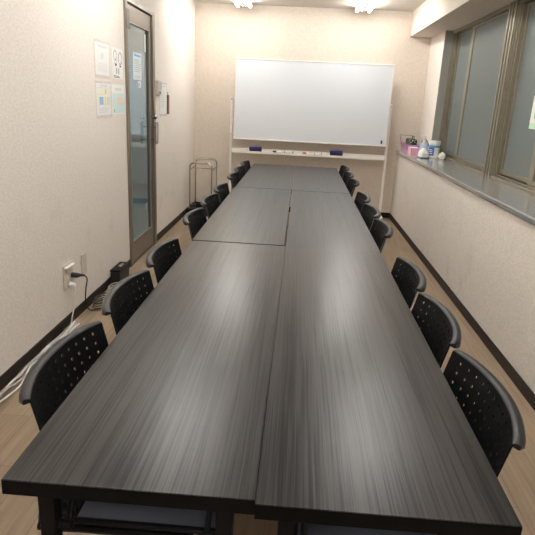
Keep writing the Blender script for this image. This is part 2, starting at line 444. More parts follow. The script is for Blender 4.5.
# ------------------------------------------------------------------ ceiling lamps
def fixture(x, y0, label):
    t = thing('ceiling_light', label, 'ceiling light', (x, y0+0.63, ZC), 0, 'twin tube ceiling lights in two rows')
    bm = bmesh.new()
    prism(bm, [(-0.055, 0), (-0.055, -0.02), (-0.016, -0.05), (0.016, -0.05), (0.055, -0.02), (0.055, 0)], 'y', -0.63, 0.63)
    build('housing', bm, 'fixture', t, smooth=False)
    for s in (-1, 1):
        b_ = bmesh.new(); tube(b_, [(s*0.07, -0.595, -0.046), (s*0.07, 0.595, -0.046)], 0.0165, 12)
        build('lamp_tube', b_, 'tube', t)
        for e in (-1, 1):
            b_ = bmesh.new()
            box(b_, min(s*0.05, s*0.088), max(s*0.05, s*0.088), min(e*0.597, e*0.625), max(e*0.597, e*0.625), -0.064, -0.004)
            build('lamp_holder', b_, 'fixture', t, smooth=False, bevel=0.006)
    return t
FIX = [(-0.70, 'door'), (0.66, 'window')]
for x, side in FIX:
    for y0, where in ((4.82, 'close to the whiteboard wall'), (2.15, 'over the middle of the table'), (0.02, 'over the camera end of the table'), (-2.36, 'behind the camera end of the table')):
        fixture(x, y0, 'white twin tube ceiling light on the %s side, %s' % (side, where))

# ------------------------------------------------------------------ folding tables
TL, TW, TH = 1.788, 0.457, 0.70
def make_table():
    t = thing('folding_table', '', 'table', (0, 0, 0), 0, 'dark wood grain folding tables pushed together')
    bm = B(-TW/2+0.0004, TW/2-0.0004, 0.0004, TL-0.0004, TH-0.0025, TH)
    top = build('tabletop', bm, 'table', t, smooth=False, bevel=0.0006)
    bm = bmesh.new()
    e = 0.0015
    box(bm, -TW/2+e, TW/2-e, e, TL-e, TH-0.0305, TH-0.0025)
    box(bm, -TW/2, TW/2, 0, e*1.5, TH-0.031, TH-0.0026); box(bm, -TW/2, TW/2, TL-e*1.5, TL, TH-0.031, TH-0.0026)
    box(bm, -TW/2, -TW/2+e*1.5, e*1.5, TL-e*1.5, TH-0.031, TH-0.0026); box(bm, TW/2-e*1.5, TW/2, e*1.5, TL-e*1.5, TH-0.031, TH-0.0026)
    build('edge_band', bm, 'edge', top, smooth=False)
    ztop = TH-0.031
    for yy in (0.055, TL-0.055):
        sgn = 1 if yy < 1 else -1
        for s in (-1, 1):
            b_ = bmesh.new(); x = s*0.170
            prism(b_, [(x-0.017, ztop), (x+0.017, ztop), (x+0.015, ztop-0.12), (x+0.014, 0.045), (x-0.014, 0.045), (x-0.015, ztop-0.12)], 'y', yy-0.016, yy+0.016)
            lg = build('leg', b_, 'black_metal', t, smooth=False, bevel=0.003)
            b_ = bmesh.new(); lathe(b_, [(0.016, 0), (0.018, 0.006), (0.018, 0.03), (0.012, 0.046)], (x, yy, 0), 12)
            build('leg_glide', b_, 'black', lg)
            # folding stay from the leg to the underside
            b_ = bmesh.new(); xi = x-s*0.034
            tube(b_, [(xi, yy+sgn*0.0, ztop-0.11), (xi, yy+sgn*0.05, ztop-0.03), (xi, yy+sgn*0.085, ztop-0.001)], 0.006, 8)
            tube(b_, [(x-s*0.012, yy, ztop-0.105), (xi-s*0.008, yy, ztop-0.105)], 0.009, 8)
            build('folding_stay', b_, 'black_metal', t)
        b_ = B(-0.168, 0.168, yy-0.012, yy+0.012, 0.10, 0.135)
        build('cross_bar', b_, 'black_metal', t, smooth=False, bevel=0.003)
    bm = B(-0.145, 0.145, 0.115, TL-0.115, 0.523, 0.527)
    sh = build('shelf', bm, 'shelf', t, smooth=False)
    bm = bmesh.new()
    for y_ in (0.11, TL-0.11): tube(bm, [(-0.15, y_, 0.523), (0.15, y_, 0.523)], 0.007, 8)
    for s in (-1, 1):
        tube(bm, [(s*0.15, 0.11, 0.523), (s*0.15, TL-0.11, 0.523)], 0.005, 8)
        for y_ in (0.13, TL-0.13): tube(bm, [(s*0.15, y_, 0.523), (s*0.15, y_, ztop)], 0.005, 8)
    build('shelf_rail', bm, 'black_metal', sh)
    return t
TBL = [(-0.2288, 0.000, 0, 'dark wood grain folding table at the camera end on the door side'),
       (0.2288, -0.010, 0, 'dark wood grain folding table at the camera end on the window side'),
       (-0.2345, 1.800, 0, 'dark wood grain folding table in the middle of the door side, edged by dark gaps'),
       (0.2310, 1.7785, 0, 'dark wood grain folding table in the middle of the window side'),
       (-0.2315, 3.594, 0, 'dark wood grain folding table by the whiteboard on the door side'),
       (0.2310, 3.574, 0, 'dark wood grain folding table by the whiteboard on the window side')]
tproto = make_table()
for i, (x, y, z, lab) in enumerate(TBL):
    t = tproto if i == 0 else copy_tree(tproto)
    t.location = (x, y, z); t['label'] = lab

# ------------------------------------------------------------------ chairs
HW = 0.211
def shell_x(u, z):
    x = -0.220 + 0.045*abs(u)**2.2 + 0.24*(0.755-z)
    return x
def shell_p(u, z):
    w = HW if z > 0.6 else HW*(1-0.10*((0.6-z)/0.16)**1.5)
    return Vector((shell_x(u, z), u*w, z))

def make_chair():
    t = thing('stacking_chair', '', 'chair', (0, 0, 0), 0, 'black perforated chairs along the table')
    # perforated back shell
    bm = bmesh.new()
    us = [-1, -0.90] + [-0.90+1.80*k/11 for k in range(1, 11)] + [0.90, 1]
    zs = [0.44, 0.47, 0.49, 0.508] + [0.508+0.0268*k for k in range(1, 10)] + [0.755]
    cache = {}
    def gv(i, j):
        if (i, j) not in cache: cache[(i, j)] = bm.verts.new(shell_p(us[i], zs[j]))
        return cache[(i, j)]
    for i in range(len(us)-1):
        for j in range(len(zs)-1):
            c = [gv(i, j), gv(i+1, j), gv(i+1, j+1), gv(i, j+1)]
            if 1 <= i <= 11 and 3 <= j <= 11:
                uc, zc = (us[i]+us[i+1])/2, (zs[j]+zs[j+1])/2
                r = 0.0046
                h = []
                for k in range(8):
                    a = -3*PI/4 + k*PI/4
                    h.append(bm.verts.new(shell_p(uc+r*math.cos(a)/HW, zc+r*math.sin(a))))
                bm.faces.new((c[0], c[1], h[2], h[1], h[0]))
                bm.faces.new((c[1], c[2], h[4], h[3], h[2]))
                bm.faces.new((c[2], c[3], h[6], h[5], h[4]))
                bm.faces.new((c[3], c[0], h[0], h[7], h[6]))
            else: bm.faces.new(c)
    bmesh.ops.recalc_face_normals(bm, faces=bm.faces)
    bmesh.ops.solidify(bm, geom=bm.faces[:], thickness=0.004)
    back = build('backrest', bm, 'plastic', t, angle=35)
    # thick rolled rim over the top edge
    bm = bmesh.new()
    sec = [(-0.003, -0.008), (-0.004, 0.0), (-0.001, 0.004), (0.006, 0.006), (0.014, 0.0055), (0.020, 0.002), (0.022, -0.005), (0.022, -0.012), (0.018, -0.015), (0.010, -0.013), (0.002, -0.010)]
    rings = []
    N = 28
    for k in range(N+1):
        u = -1.0+2.0*k/N
        p = shell_p(u, 0.755); q = shell_p(u+0.01, 0.755)-shell_p(u-0.01, 0.755)
        q.z = 0; q.normalize(); n = Vector((-q.y, q.x, 0))
        if n.x > 0: n = -n
        e = max(0, (abs(u)-0.88)/0.12)
        s = 1-0.40*e*e
        # the ends roll in toward the sitter
        inn = 0.0
        rings.append([bm.verts.new(p + n*(a*s) - n*inn*0.35 + Vector((inn, 0, 0)) + Vector((0, 0, b_*s))) for a, b_ in sec])
    m_ = len(sec)
    for q, w in zip(rings, rings[1:]):
        for k in range(m_): bm.faces.new((q[k], q[(k+1) % m_], w[(k+1) % m_], w[k]))
    bm.faces.new(rings[0][::-1]); bm.faces.new(rings[-1])
    build('back_rim', bm, 'plastic_rim', back, angle=50)
    # seat pan
    bm = bmesh.new(); g = []
    for i in range(13):
        a = i/12; x = -0.165+0.375*a
        row = []
        for j in range(11):
            v = -1+2*j/10
            w = 0.185+0.02*math.sin(PI*a)
            z = 0.452 - 0.012*(1-v*v)*math.sin(PI*min(1, a*1.15)) + 0.006*abs(v)**3
            if a > 0.8: z -= 0.035*((a-0.8)/0.2)**2
            if a < 0.15: z += 0.02*((0.15-a)/0.15)**2
            row.append(bm.verts.new((x, v*w, z)))
        g.append(row)
    for i in range(12):
        for j in range(10): bm.faces.new((g[i][j], g[i+1][j], g[i+1][j+1], g[i][j+1]))
    seat = build('seat', bm, 'plastic', t)
    md = seat.modifiers.new('shell', 'SOLIDIFY'); md.thickness = 0.012; md.offset = -1
    # frame: black side rails and rear sleeves, grey legs
    bm = bmesh.new()
    for s in (-1, 1):
        tube(bm, fillet([(-0.19, s*0.188, 0.42), (0.0, s*0.186, 0.422), (0.165, s*0.18, 0.415)], 0.03), 0.011, 8)
    tube(bm, [(0.10, -0.18, 0.415), (0.10, 0.18, 0.415)], 0.010, 8)
    build('seat_frame', bm, 'black_metal', t)
    for s in (-1, 1):
        bm = bmesh.new(); tube(bm, [(-0.172, s*0.190, 0.44), (-0.165, s*0.190, 0.50), (-0.152, s*0.187, 0.56), (-0.146, s*0.182, 0.63)], [0.016, 0.016, 0.014, 0.010], 10)
        build('back_post', bm, 'plastic', t)
        bm = bmesh.new(); tube(bm, [(-0.172, s*0.190, 0.465), (-0.178, s*0.190, 0.25), (-0.188, s*0.190, 0.018)], 0.0115, 10)
        lg = build('leg', bm, 'grey_tube', t)
        bm = bmesh.new(); lathe(bm, [(0.014, 0), (0.016, 0.004), (0.015, 0.028), (0.0118, 0.032)], (-0.1885, s*0.190, 0), 12)
        build('foot_cap', bm, 'black', lg)
        bm = bmesh.new(); tube(bm, [(0.150, s*0.182, 0.42), (0.165, s*0.186, 0.22), (0.180, s*0.190, 0.018)], 0.0115, 10)
        lg = build('leg', bm, 'grey_tube', t)
        bm = bmesh.new(); lathe(bm, [(0.014, 0), (0.016, 0.004), (0.015, 0.028), (0.0118, 0.032)], (0.1805, s*0.190, 0), 12)
        build('foot_cap', bm, 'black', lg)
    return t
ORD = ['first', 'second', 'third', 'fourth', 'fifth', 'sixth', 'seventh', 'eighth', 'ninth']
CH = [('door', -0.317, 0, [(0.385, 0), (0.882, 0.0), (1.372, 0), (2.125, 0.0), (2.66, 0.0), (3.17, 0.0), (3.87, 0), (4.37, 0), (4.90, 0)]),
      ('window', 0.317, PI, [(0.356, 0.01), (0.820, 0), (1.285, 0), (2.105, -0.01), (2.585, 0.02), (3.10, 0), (3.875, 0), (4.38, 0), (4.92, 0)])]
cproto = make_chair(); used = False
for side, x, rz, lst in CH:
    for k, (y, dr) in enumerate(lst):
        c = copy_tree(cproto) if used else cproto
        used = True
        c.location = (x + (0.006 if k < 3 else -0.006 if k < 6 else 0) * (side == 'door') - 0.005*(side == 'window' and k < 3), y, 0); c.rotation_euler.z = rz+dr
        c['label'] = 'black perforated plastic chair on the %s side of the table, %s counting from the camera' % (side, ORD[k])

# ------------------------------------------------------------------ whiteboard
WY = 6.08
wb = thing('whiteboard', 'wide white whiteboard on a cream rolling stand against the end wall', 'whiteboard', (0.14, WY, 0))
WL, WR = -0.952, 0.952
bm = B(-0.900, 0.920, -0.065, -0.045, 0.925, 1.832); bd = build('board_panel', bm, 'board', wb, smooth=False)
bm = bmesh.new()
for a in ((-0.915, 0.935, 0.912, 0.928), (-0.915, 0.935, 1.829, 1.845)): box(bm, a[0], a[1], -0.070, -0.040, a[2], a[3])
box(bm, -0.915, -0.899, -0.070, -0.040, 0.928, 1.829); box(bm, 0.919, 0.935, -0.070, -0.040, 0.928, 1.829)
build('board_frame', bm, 'white', bd, smooth=False, bevel=0.003)
bm = B(0.865, 0.885, -0.0665, -0.064, 0.945, 0.985, None); build('maker_mark', bm, 'navy_mark', bd, smooth=False)
for x in (WL, WR):
    bm = B(x-0.014, x+0.014, -0.02, 0.02, 0.06, 1.405); p = build('stand_post', bm, 'cream', wb, smooth=False, bevel=0.004)
    bm = bmesh.new()
    xs = (x+0.005, -0.915) if x < 0 else (0.935, x-0.005)
    for z in (1.385, 0.975): tube(bm, [(min(xs), -0.025, z), (max(xs), -0.05, z)] if x < 0 else [(max(xs), -0.025, z), (min(xs), -0.05, z)], 0.010, 8)
    build('board_clamp', bm, 'white', p)
    bm = B(x-0.006, x+0.006, -0.024, -0.02, 1.372, 1.392); build('clamp_screw', bm, 'black', p, smooth=False)
    bm = B(x-0.016, x+0.016, -0.185, 0.165, 0.045, 0.075); ft = build('stand_foot', bm, 'cream', wb, smooth=False, bevel=0.004)
    for y in (-0.165, 0.145):
        bm = bmesh.new(); tube(bm, [(x-0.012, y, 0.023), (x+0.012, y, 0.023)], 0.023, 14); box(bm, x-0.004, x+0.004, y-0.01, y+0.01, 0.03, 0.046)
        build('caster', bm, 'white', ft)
bm = B(WL+0.014, WR-0.014, -0.014, 0.014, 0.745, 0.805); build('cross_rail', bm, 'cream', wb, smooth=False, bevel=0.004)
bm = bmesh.new()
prism(bm, [(-0.085, 0.755), (-0.085, 0.780), (-0.082, 0.780), (-0.080, 0.775), (-0.014, 0.775), (-0.014, 0.755)], 'x', WL+0.03, WR-0.03)
build('pen_tray', bm, 'cream', wb, smooth=False)
TZ, TY = 0.7755, WY-0.046
def eraser(x, lab):
    t = thing('board_eraser', lab, 'eraser', (x, TY, TZ), 0, 'navy erasers on the whiteboard tray')
    build('felt_pad', B(-0.075, 0.075, -0.026, 0.026, 0, 0.022), 'black', t, smooth=False, bevel=0.003)
    build('handle', B(-0.078, 0.078, -0.029, 0.029, 0.022, 0.062), 'navy', t, smooth=False, bevel=0.008, seg=3)
eraser(-0.50, 'navy eraser on the tray below the door-side end of the whiteboard')
eraser(0.487, 'navy eraser on the tray below the window-side end of the whiteboard')
def marker(x, y, capm, lab, z=TZ+0.0108):
    t = thing('board_marker', lab, 'marker', (x, TY+y, z), 0, 'markers on the whiteboard tray')
    bm = bmesh.new(); tube(bm, [(-0.03, 0, 0), (0.068, 0, 0)], 0.0105, 10); build('barrel', bm, 'white', t)
    bm = bmesh.new(); tube(bm, [(-0.072, 0, 0), (-0.068, 0, 0), (-0.028, 0, 0)], [0.009, 0.0115, 0.0115], 10); build('cap', bm, capm, t)
    bm = bmesh.new(); tube(bm, [(0.068, 0, 0), (0.078, 0, 0)], 0.0105, 10); build('end_plug', bm, capm, t)
marker(-0.215, -0.012, 'black', 'black-capped marker on the whiteboard tray, closer to the door')
marker(-0.115, 0.014, 'black', 'black-capped marker on the whiteboard tray, second from the door-side eraser')
marker(0.150, -0.012, 'red', 'red-capped marker on the whiteboard tray, beside the black ones')
marker(0.235, 0.014, 'red', 'red-capped marker on the whiteboard tray, closer to the window-side eraser')

# ------------------------------------------------------------------ umbrella stand
us_ = thing('umbrella_stand', 'chrome tube umbrella stand with a black base in the far corner by the door wall', 'umbrella stand', (-1.11, 5.86, 0))
for y, x0, x1, h in ((-0.14, -0.142, 0.122, 0.632), (0.16, -0.128, 0.137, 0.655)):
    bm = bmesh.new(); tube(bm, fillet([(x0, y, 0.02), (x0, y, h), (x1, y, h), (x1, y, 0.02)], 0.06), 0.0095, 10)
    build('hoop', bm, 'chrome', us_)
bm = bmesh.new()
for a, b_ in (((-0.142, -0.14), (-0.128, 0.16)), ((0.122, -0.14), (0.137, 0.16))):
    tube(bm, [(a[0], a[1], 0.545), (b_[0], b_[1], 0.565)], 0.006, 8)
tube(bm, [(-0.135, 0.01, 0.555), (0.1295, 0.01, 0.555)], 0.005, 8)
build('linking_bar', bm, 'chrome', us_)
bm = bmesh.new()
prism(bm, [(-0.165, -0.155), (0.13, -0.155), (0.18, 0.175), (-0.125, 0.175)], 'z', 0.0, 0.02)
for a, b_ in (((-0.165, -0.155), (0.13, -0.155)), ((0.13, -0.155), (0.18, 0.175)), ((0.18, 0.175), (-0.125, 0.175)), ((-0.125, 0.175), (-0.165, -0.155))):
    tube(bm, [(*a, 0.085), (*b_, 0.085)], 0.012, 8)
    tube(bm, [(*a, 0.0), (*a, 0.09)], 0.012, 8)
for a, b_ in (((-0.165, -0.155), (0.13, -0.155)), ((0.18, 0.175), (-0.125, 0.175)), ((-0.125, 0.175), (-0.165, -0.155)), ((0.13, -0.155), (0.18, 0.175))):
    d_ = 0.004
    prism(bm, [(a[0], a[1]-d_), (b_[0], b_[1]-d_), (b_[0], b_[1]+d_), (a[0], a[1]+d_)] if a[1] == b_[1] else [(a[0]-d_, a[1]), (a[0]+d_, a[1]), (b_[0]+d_, b_[1]), (b_[0]-d_, b_[1])], 'z', 0.02, 0.085)
build('base_tray', bm, 'black', us_)

# ------------------------------------------------------------------ papers and fittings on the door wall
def page(name, y0, y1, z0, z1, lab, cat, mat='paper', parts=(), sleeve=False, tilt=0.0):
    t = thing(name, lab, cat, (XL, (y0+y1)/2, (z0+z1)/2), 0)
    t.rotation_euler = (tilt, 0, 0)
    hy, hz = (y1-y0)/2, (z1-z0)/2
    sh = build('sheet', B(0.001, 0.0025, -hy, hy, -hz, hz), mat, t, smooth=False)
    for li, (nm, m_, rects) in enumerate(parts):
        bm = bmesh.new()
        for a, b_, c, d in rects:
            box(bm, 0.0024, 0.0030+0.0002*li, -hy+2*hy*a, -hy+2*hy*b_, -hz+2*hz*c, -hz+2*hz*d)
        build(nm, bm, m_, sh, smooth=False)
    if sleeve:
        build('clear_sleeve', B(0.0005, 0.0046, -hy-0.012, hy+0.012, -hz-0.02, hz+0.015), 'clear', t, smooth=False)
    return t
def lines(a, b_, z0, z1, n, fill=0.45):
    out = []
    for k in range(n):
        h = (z1-z0)/n; out.append((a, b_-random.random()*0.25*(b_-a), z0+h*k, z0+h*k+h*fill))
    return out
page('notice_sheet', 2.875, 3.140, 1.485, 1.685, 'white notice sheet with pale print in a clear sleeve, upper one farther from the door', 'notice', 'paper',
     [('heading', 'ink_pale', [(0.15, 0.85, 0.86, 0.92)]), ('printed_text', 'ink_pale', lines(0.12, 0.88, 0.12, 0.40, 5, 0.35)), ('small_figure', 'ink_pale', [(0.42, 0.56, 0.52, 0.70)])], True)
bm_c = []
pg = page('pictogram_sheet', 3.205, 3.440, 1.475, 1.680, 'white sheet with black pictograms, upper one beside the door frame', 'notice', 'paper',
     [('printed_text', 'ink_dark', lines(0.08, 0.75, 0.03, 0.12, 2, 0.5)), ('pictogram', 'ink', [(0.32, 0.42, 0.16, 0.36), (0.52, 0.62, 0.16, 0.36)]),
      ('caption', 'ink_dark', [(0.25, 0.40, 0.43, 0.50), (0.66, 0.82, 0.40, 0.45)])])
for (cy, cz, r, m_) in ((-0.055, 0.055, 0.036, 'ink'), (0.055, 0.038, 0.046, 'ink'), (-0.045, 0.005, 0.025, 'ink')):
    bm = bmesh.new(); n = 24
    for k in range(n):
        if k % 8 == 7: continue
        a0, a1 = 2*PI*k/n, 2*PI*(k+1)/n
        q = []
        for xx in (0.0024, 0.0031):
            for a_, rr in ((a0, r), (a1, r), (a1, r*0.72), (a0, r*0.72)):
                q.append(bm.verts.new((xx, cy+rr*math.cos(a_), cz+rr*math.sin(a_))))
        for f in ((0, 1, 2, 3), (4, 7, 6, 5), (0, 4, 5, 1), (1, 5, 6, 2), (2, 6, 7, 3), (3, 7, 4, 0)): bm.faces.new([q[i] for i in f])
    build('ring_symbol', bm, m_, pg.children[0], smooth=False)
page('floor_plan_sheet', 2.870, 3.150, 1.228, 1.432, 'sheet with pale yellow, blue and orange blocks in a clear sleeve below the plain notice', 'notice', 'paper',
     [('yellow_block', 'pale_orange', [(0.05, 0.96, 0.30, 0.86)]), ('blue_block', 'blue', [(0.18, 0.45, 0.34, 0.58)]),
      ('orange_block', 'orange', [(0.55, 0.63, 0.34, 0.58), (0.70, 0.78, 0.34, 0.58)]), ('green_block', 'aqua', [(0.80, 0.94, 0.34, 0.58)]),
      ('ruled_line', 'ink', [(0.05, 0.96, 0.860, 0.868), (0.05, 0.62, 0.66, 0.668), (0.60, 0.66, 0.68, 0.82), (0.05, 0.96, 0.325, 0.332)]),
      ('heading', 'ink_pale', [(0.25, 0.75, 0.91, 0.96)]), ('printed_text', 'ink_pale', lines(0.12, 0.88, 0.08, 0.26, 3, 0.4))], True, 0.01)
page('map_sheet', 3.180, 3.455, 1.230, 1.435, 'pale aqua sheet with a tan block, lower one beside the door frame', 'notice', 'paper',
     [('aqua_block', 'aqua', [(0.03, 0.97, 0.03, 0.70)]), ('tan_block', 'tan', [(0.42, 0.82, 0.34, 0.56)]), ('dark_mark', 'green', [(0.10, 0.18, 0.06, 0.18)]),
      ('heading', 'ink_pale', [(0.22, 0.72, 0.80, 0.88)])])
pg = page('door_notice', 3.752, 3.985, 1.487, 1.695, 'cool white notice taped inside the glass of the door', 'notice', 'paper_blue',
     [('heading', 'blue', [(0.15, 0.85, 0.86, 0.93)]), ('printed_text', 'ink', lines(0.12, 0.9, 0.30, 0.80, 7, 0.3)), ('footer', 'ink_pale', [(0.12, 0.85, 0.08, 0.16)])])
pg.location.x = XL-0.0152
pg = page('door_tag', 3.875, 3.965, 1.425, 1.480, 'small white tag on the door glass just below the notice', 'tag', 'paper_blue', [('printed_text', 'ink', [(0.15, 0.45, 0.25, 0.8)])])
pg.location.x = XL-0.0152
pg = page('door_sticker', 4.085, 4.125, 1.72, 1.86, 'white strip sticker in the top corner of the door glass', 'sticker', 'paper')
pg.location.x = XL-0.0152

t = thing('intercom', 'cream wall intercom panel beside the door handle', 'intercom', (XL, 4.44, 1.43))
build('body', B(0, 0.03, -0.055, 0.055, -0.055, 0.075), 'offwhite', t, smooth=False, bevel=0.005)
build('speaker_grille', B(0.0295, 0.032, 0.005, 0.045, 0.0, 0.060), 'ink', t, smooth=False)
build('call_button', B(0.0295, 0.034, -0.03, 0.0, -0.04, -0.02), 'ink_dark', t, smooth=False)
pg = page('framed_schedule', 4.535, 4.790, 1.205, 1.480, 'white paper in a clear holder on the wall beyond the door', 'notice', 'paper', [('printed_text', 'ink_pale', lines(0.1, 0.9, 0.25, 0.85, 8, 0.35)), ('heading', 'ink_pale', [(0.2, 0.8, 0.9, 0.95)])], True)
t = thing('hanging_bar', 'narrow dark brown bar hung beside the white wall notice beyond the door', 'wall fitting', (XL, 4.838, 1.295))
build('bar', B(0.0, 0.016, -0.022, 0.022, -0.095, 0.09), 'brown', t, smooth=False, bevel=0.003)
build('hook', B(0.0, 0.008, -0.006, 0.006, 0.09, 0.12), 'chrome', t, smooth=False)

# outlets and cords
t = thing('wall_outlet', 'wide cream wall outlet with two cords plugged in', 'outlet', (XL, 2.265, 0.31))
pl = build('cover_plate', B(0, 0.008, -0.065, 0.065, -0.075, 0.075), 'offwhite', t, smooth=False, bevel=0.003)
for z in (0.045, 0.0, -0.045):
    build('socket', B(0.008, 0.012, -0.03, 0.03, z-0.018, z+0.018), 'offwhite', pl, smooth=False, bevel=0.002)
build('lid_flap', B(0.008, 0.03, -0.06, 0.06, 0.058, 0.066), 'white', t, smooth=False, bevel=0.002)
t = thing('phone_jack', 'narrow white phone jack plate beside the wall outlet', 'outlet', (XL, 2.515, 0.312))
pl = build('cover_plate', B(0, 0.009, -0.04, 0.04, -0.068, 0.068), 'offwhite', t, smooth=False, bevel=0.003)
for z in (-0.03, 0.025): build('socket', B(0.009, 0.012, -0.014, 0.014, z-0.012, z+0.012), 'offwhite', pl, smooth=False)

t = thing('black_power_cord', 'black plugged cord hanging from the wall outlet to a coil on the floor', 'cord', (XL, 2.30, 0))
bm = bmesh.new(); tube(bm, [(0.013, 0, 0.305), (0.045, 0.0, 0.305), (0.06, 0.012, 0.303), (0.078, 0.03, 0.298)], [0.017, 0.016, 0.010, 0.006], 10)
build('plug', bm, 'black', t)
pts = [(0.078, 0.03, 0.298), (0.088, 0.045, 0.27), (0.075, 0.05, 0.20), (0.062, 0.07, 0.11), (0.06, 0.12, 0.04), (0.07, 0.18, 0.012)]
for k in range(26):
    a = k*0.9; pts.append((0.085+0.045*math.cos(a), 0.27+0.095*math.sin(a)+0.004*k*0.3, 0.012+0.0018*k))
bm = bmesh.new(); tube(bm, smooth_path(pts, 4), 0.0042, 6); build('cable', bm, 'black', t)

t = thing('white_power_cord', 'white cord running down from the wall outlet to the cord bundle', 'cord', (XL, 2.25, 0))
bm = bmesh.new(); tube(bm, [(0.013, 0.01, 0.26), (0.04, 0.01, 0.258), (0.05, 0.008, 0.25)], [0.015, 0.014, 0.007], 10); build('plug', bm, 'white', t)
bm = bmesh.new(); tube(bm, smooth_path([(0.05, 0.008, 0.25), (0.052, 0.0, 0.20), (0.04, -0.01, 0.12), (0.03, -0.02, 0.06), (0.026, -0.03, 0.02), (0.026, -0.06, 0.006)], 5), 0.0045, 6); build('cable', bm, 'cord_white', t)

t = thing('cord_bundle', 'bundle of white and grey cords in clear film along the baseboard', 'cords', (XL, 0, 0))
rc = random.Random(9)
for k in range(5):
    pts = []
    for i in range(16):
        y = 0.8+1.42*i/15
        pts.append((0.036+0.010*k+rc.uniform(-0.012, 0.012), y, 0.012+0.006*(k % 2)+rc.uniform(0, 0.02)))
    bm = bmesh.new(); tube(bm, smooth_path(pts, 4), 0.0045, 6); build('cord', bm, 'cord_white' if k % 3 else 'cord_grey', t)
for y0, y1 in ((2.03, 2.21), (1.55, 1.85)):
    bm = bmesh.new(); rings = []
    for i in range(7):
        y = y0+(y1-y0)*i/6; r = 0.030+rc.uniform(-0.005, 0.008)
        rings.append([bm.verts.new((0.075+r*1.05*math.cos(2*PI*q/10)+rc.uniform(-0.003, 0.003), y, 0.036+r*math.sin(2*PI*q/10))) for q in range(10)])
    for q, w in zip(rings, rings[1:]):
        for j in range(10): bm.faces.new((q[j], q[(j+1) % 10], w[(j+1) % 10], w[j]))
    build('clear_film', bm, 'clear', t)
t = thing('coiled_cord', 'loose coil of pale cords on the floor by the wall behind the second chair', 'cord', (XL+0.09, 2.80, 0))
pts = []
for k in range(30):
    a = k*0.8; pts.append((0.05*math.cos(a)*(1-0.006*k), 0.09*math.sin(a)+0.002*k, 0.008+0.0016*k))
bm = bmesh.new(); tube(bm, smooth_path(pts, 4), 0.004, 6); build('cable', bm, 'cord_grey', t)

t = thing('storage_case', 'small black case standing on the floor against the wall beside the door frame', 'case', (XL+0.012, 3.09, 0))
build('body', B(0, 0.072, -0.115, 0.115, 0, 0.115), 'black', t, smooth=False, bevel=0.006)
build('lid', B(-0.002, 0.075, -0.118, 0.118, 0.115, 0.130), 'black_metal', t, smooth=False, bevel=0.004)
build('catch', B(0.03, 0.06, -0.03, 0.04, 0.130, 0.138), 'chrome', t, smooth=False, bevel=0.003)

# ------------------------------------------------------------------ things on the sill
S = SILL
t = thing('plastic_basket', 'lilac plastic basket with a wire handle at the far end of the sill', 'basket', (1.352, 5.955, S))
bm = bmesh.new()
def ring(hx, hy, z): return [(-hx, -hy, z), (hx, -hy, z), (hx, hy, z), (-hx, hy, z)]
rs = [ring(0.068, 0.20, 0.0), ring(0.080, 0.215, 0.10), ring(0.086, 0.221, 0.10), ring(0.086, 0.221, 0.092)]
inner = [ring(0.074, 0.209, 0.10), ring(0.062, 0.194, 0.006)]
V = [[bm.verts.new(p) for p in r] for r in rs]
for q, w in zip(V, V[1:]):
    for k in range(4): bm.faces.new((q[k], q[(k+1) % 4], w[(k+1) % 4], w[k]))
bm.faces.new(V[0])
W = [[bm.verts.new(p) for p in r] for r in inner]
for k in range(4):
    bm.faces.new((V[3][k], V[3][(k+1) % 4], W[0][(k+1) % 4], W[0][k]))
    bm.faces.new((W[0][k], W[0][(k+1) % 4], W[1][(k+1) % 4], W[1][k]))
bm.faces.new(W[1])
bk = build('tub', bm, 'lilac', t, smooth=False)
bm = bmesh.new()
for k in range(9):
    y = -0.17+k*0.0425
    prism(bm, [(-0.0715, 0.02), (-0.0725, 0.02), (-0.0805, 0.08), (-0.0795, 0.08)], 'y', y-0.011, y+0.011)
build('slot_pattern', bm, 'pink', bk, smooth=False)
bm = bmesh.new(); tube(bm, fillet([(-0.084, 0.14, 0.09), (-0.11, 0.17, 0.19), (0.05, 0.20, 0.185), (0.084, 0.17, 0.09)], 0.015), 0.0028, 6)
build('wire_handle', bm, 'brown', t)
t = thing('patterned_pouch', 'black pouch with white speckles standing in the lilac basket', 'pouch', (1.352, 5.93, S+0.007))
ptm, ntp, bp_ = new_mat('speckled black fabric')
tcp = ntp.nodes.new('ShaderNodeTexCoord'); vp = ntp.nodes.new('ShaderNodeTexNoise'); vp.inputs['Scale'].default_value = 55
ntp.links.new(tcp.outputs['Object'], vp.inputs['Vector'])
rp = ntp.nodes.new('ShaderNodeValToRGB'); rp.color_ramp.interpolation = 'CONSTANT'; rp.color_ramp.elements[0].color = (0.012, 0.016, 0.012, 1); rp.color_ramp.elements[1].position = 0.58; rp.color_ramp.elements[1].color = (0.45, 0.5, 0.42, 1)
ntp.links.new(vp.outputs['Fac'], rp.inputs['Fac']); ntp.links.new(rp.outputs['Color'], bp_.inputs['Base Color'])
build('body', B(-0.042, 0.042, -0.155, 0.155, 0.001, 0.155), ptm, t, smooth=False, bevel=0.02, seg=3)
bm = bmesh.new(); tube(bm, fillet([(0.0, -0.16, 0.15), (-0.005, -0.15, 0.19), (-0.01, -0.07, 0.19), (0.0, -0.03, 0.15)], 0.02), 0.004, 6); build('strap', bm, 'black', t)
t = thing('tissue_box', 'pink card tissue box beside the lilac basket on the sill', 'box', (1.325, 5.615, S))
build('box_body', B(-0.045, 0.055, -0.11, 0.11, 0, 0.082), 'pink', t, smooth=False, bevel=0.003)
build('edge_strip', B(-0.0465, -0.044, -0.108, -0.092, 0.004, 0.08), 'brown', t, smooth=False)
bm = bmesh.new(); lathe(bm, [(0.04, 0), (0.03, 0.004)], (0.005, 0, 0.0815), 14); build('opening', bm, 'paper', t)

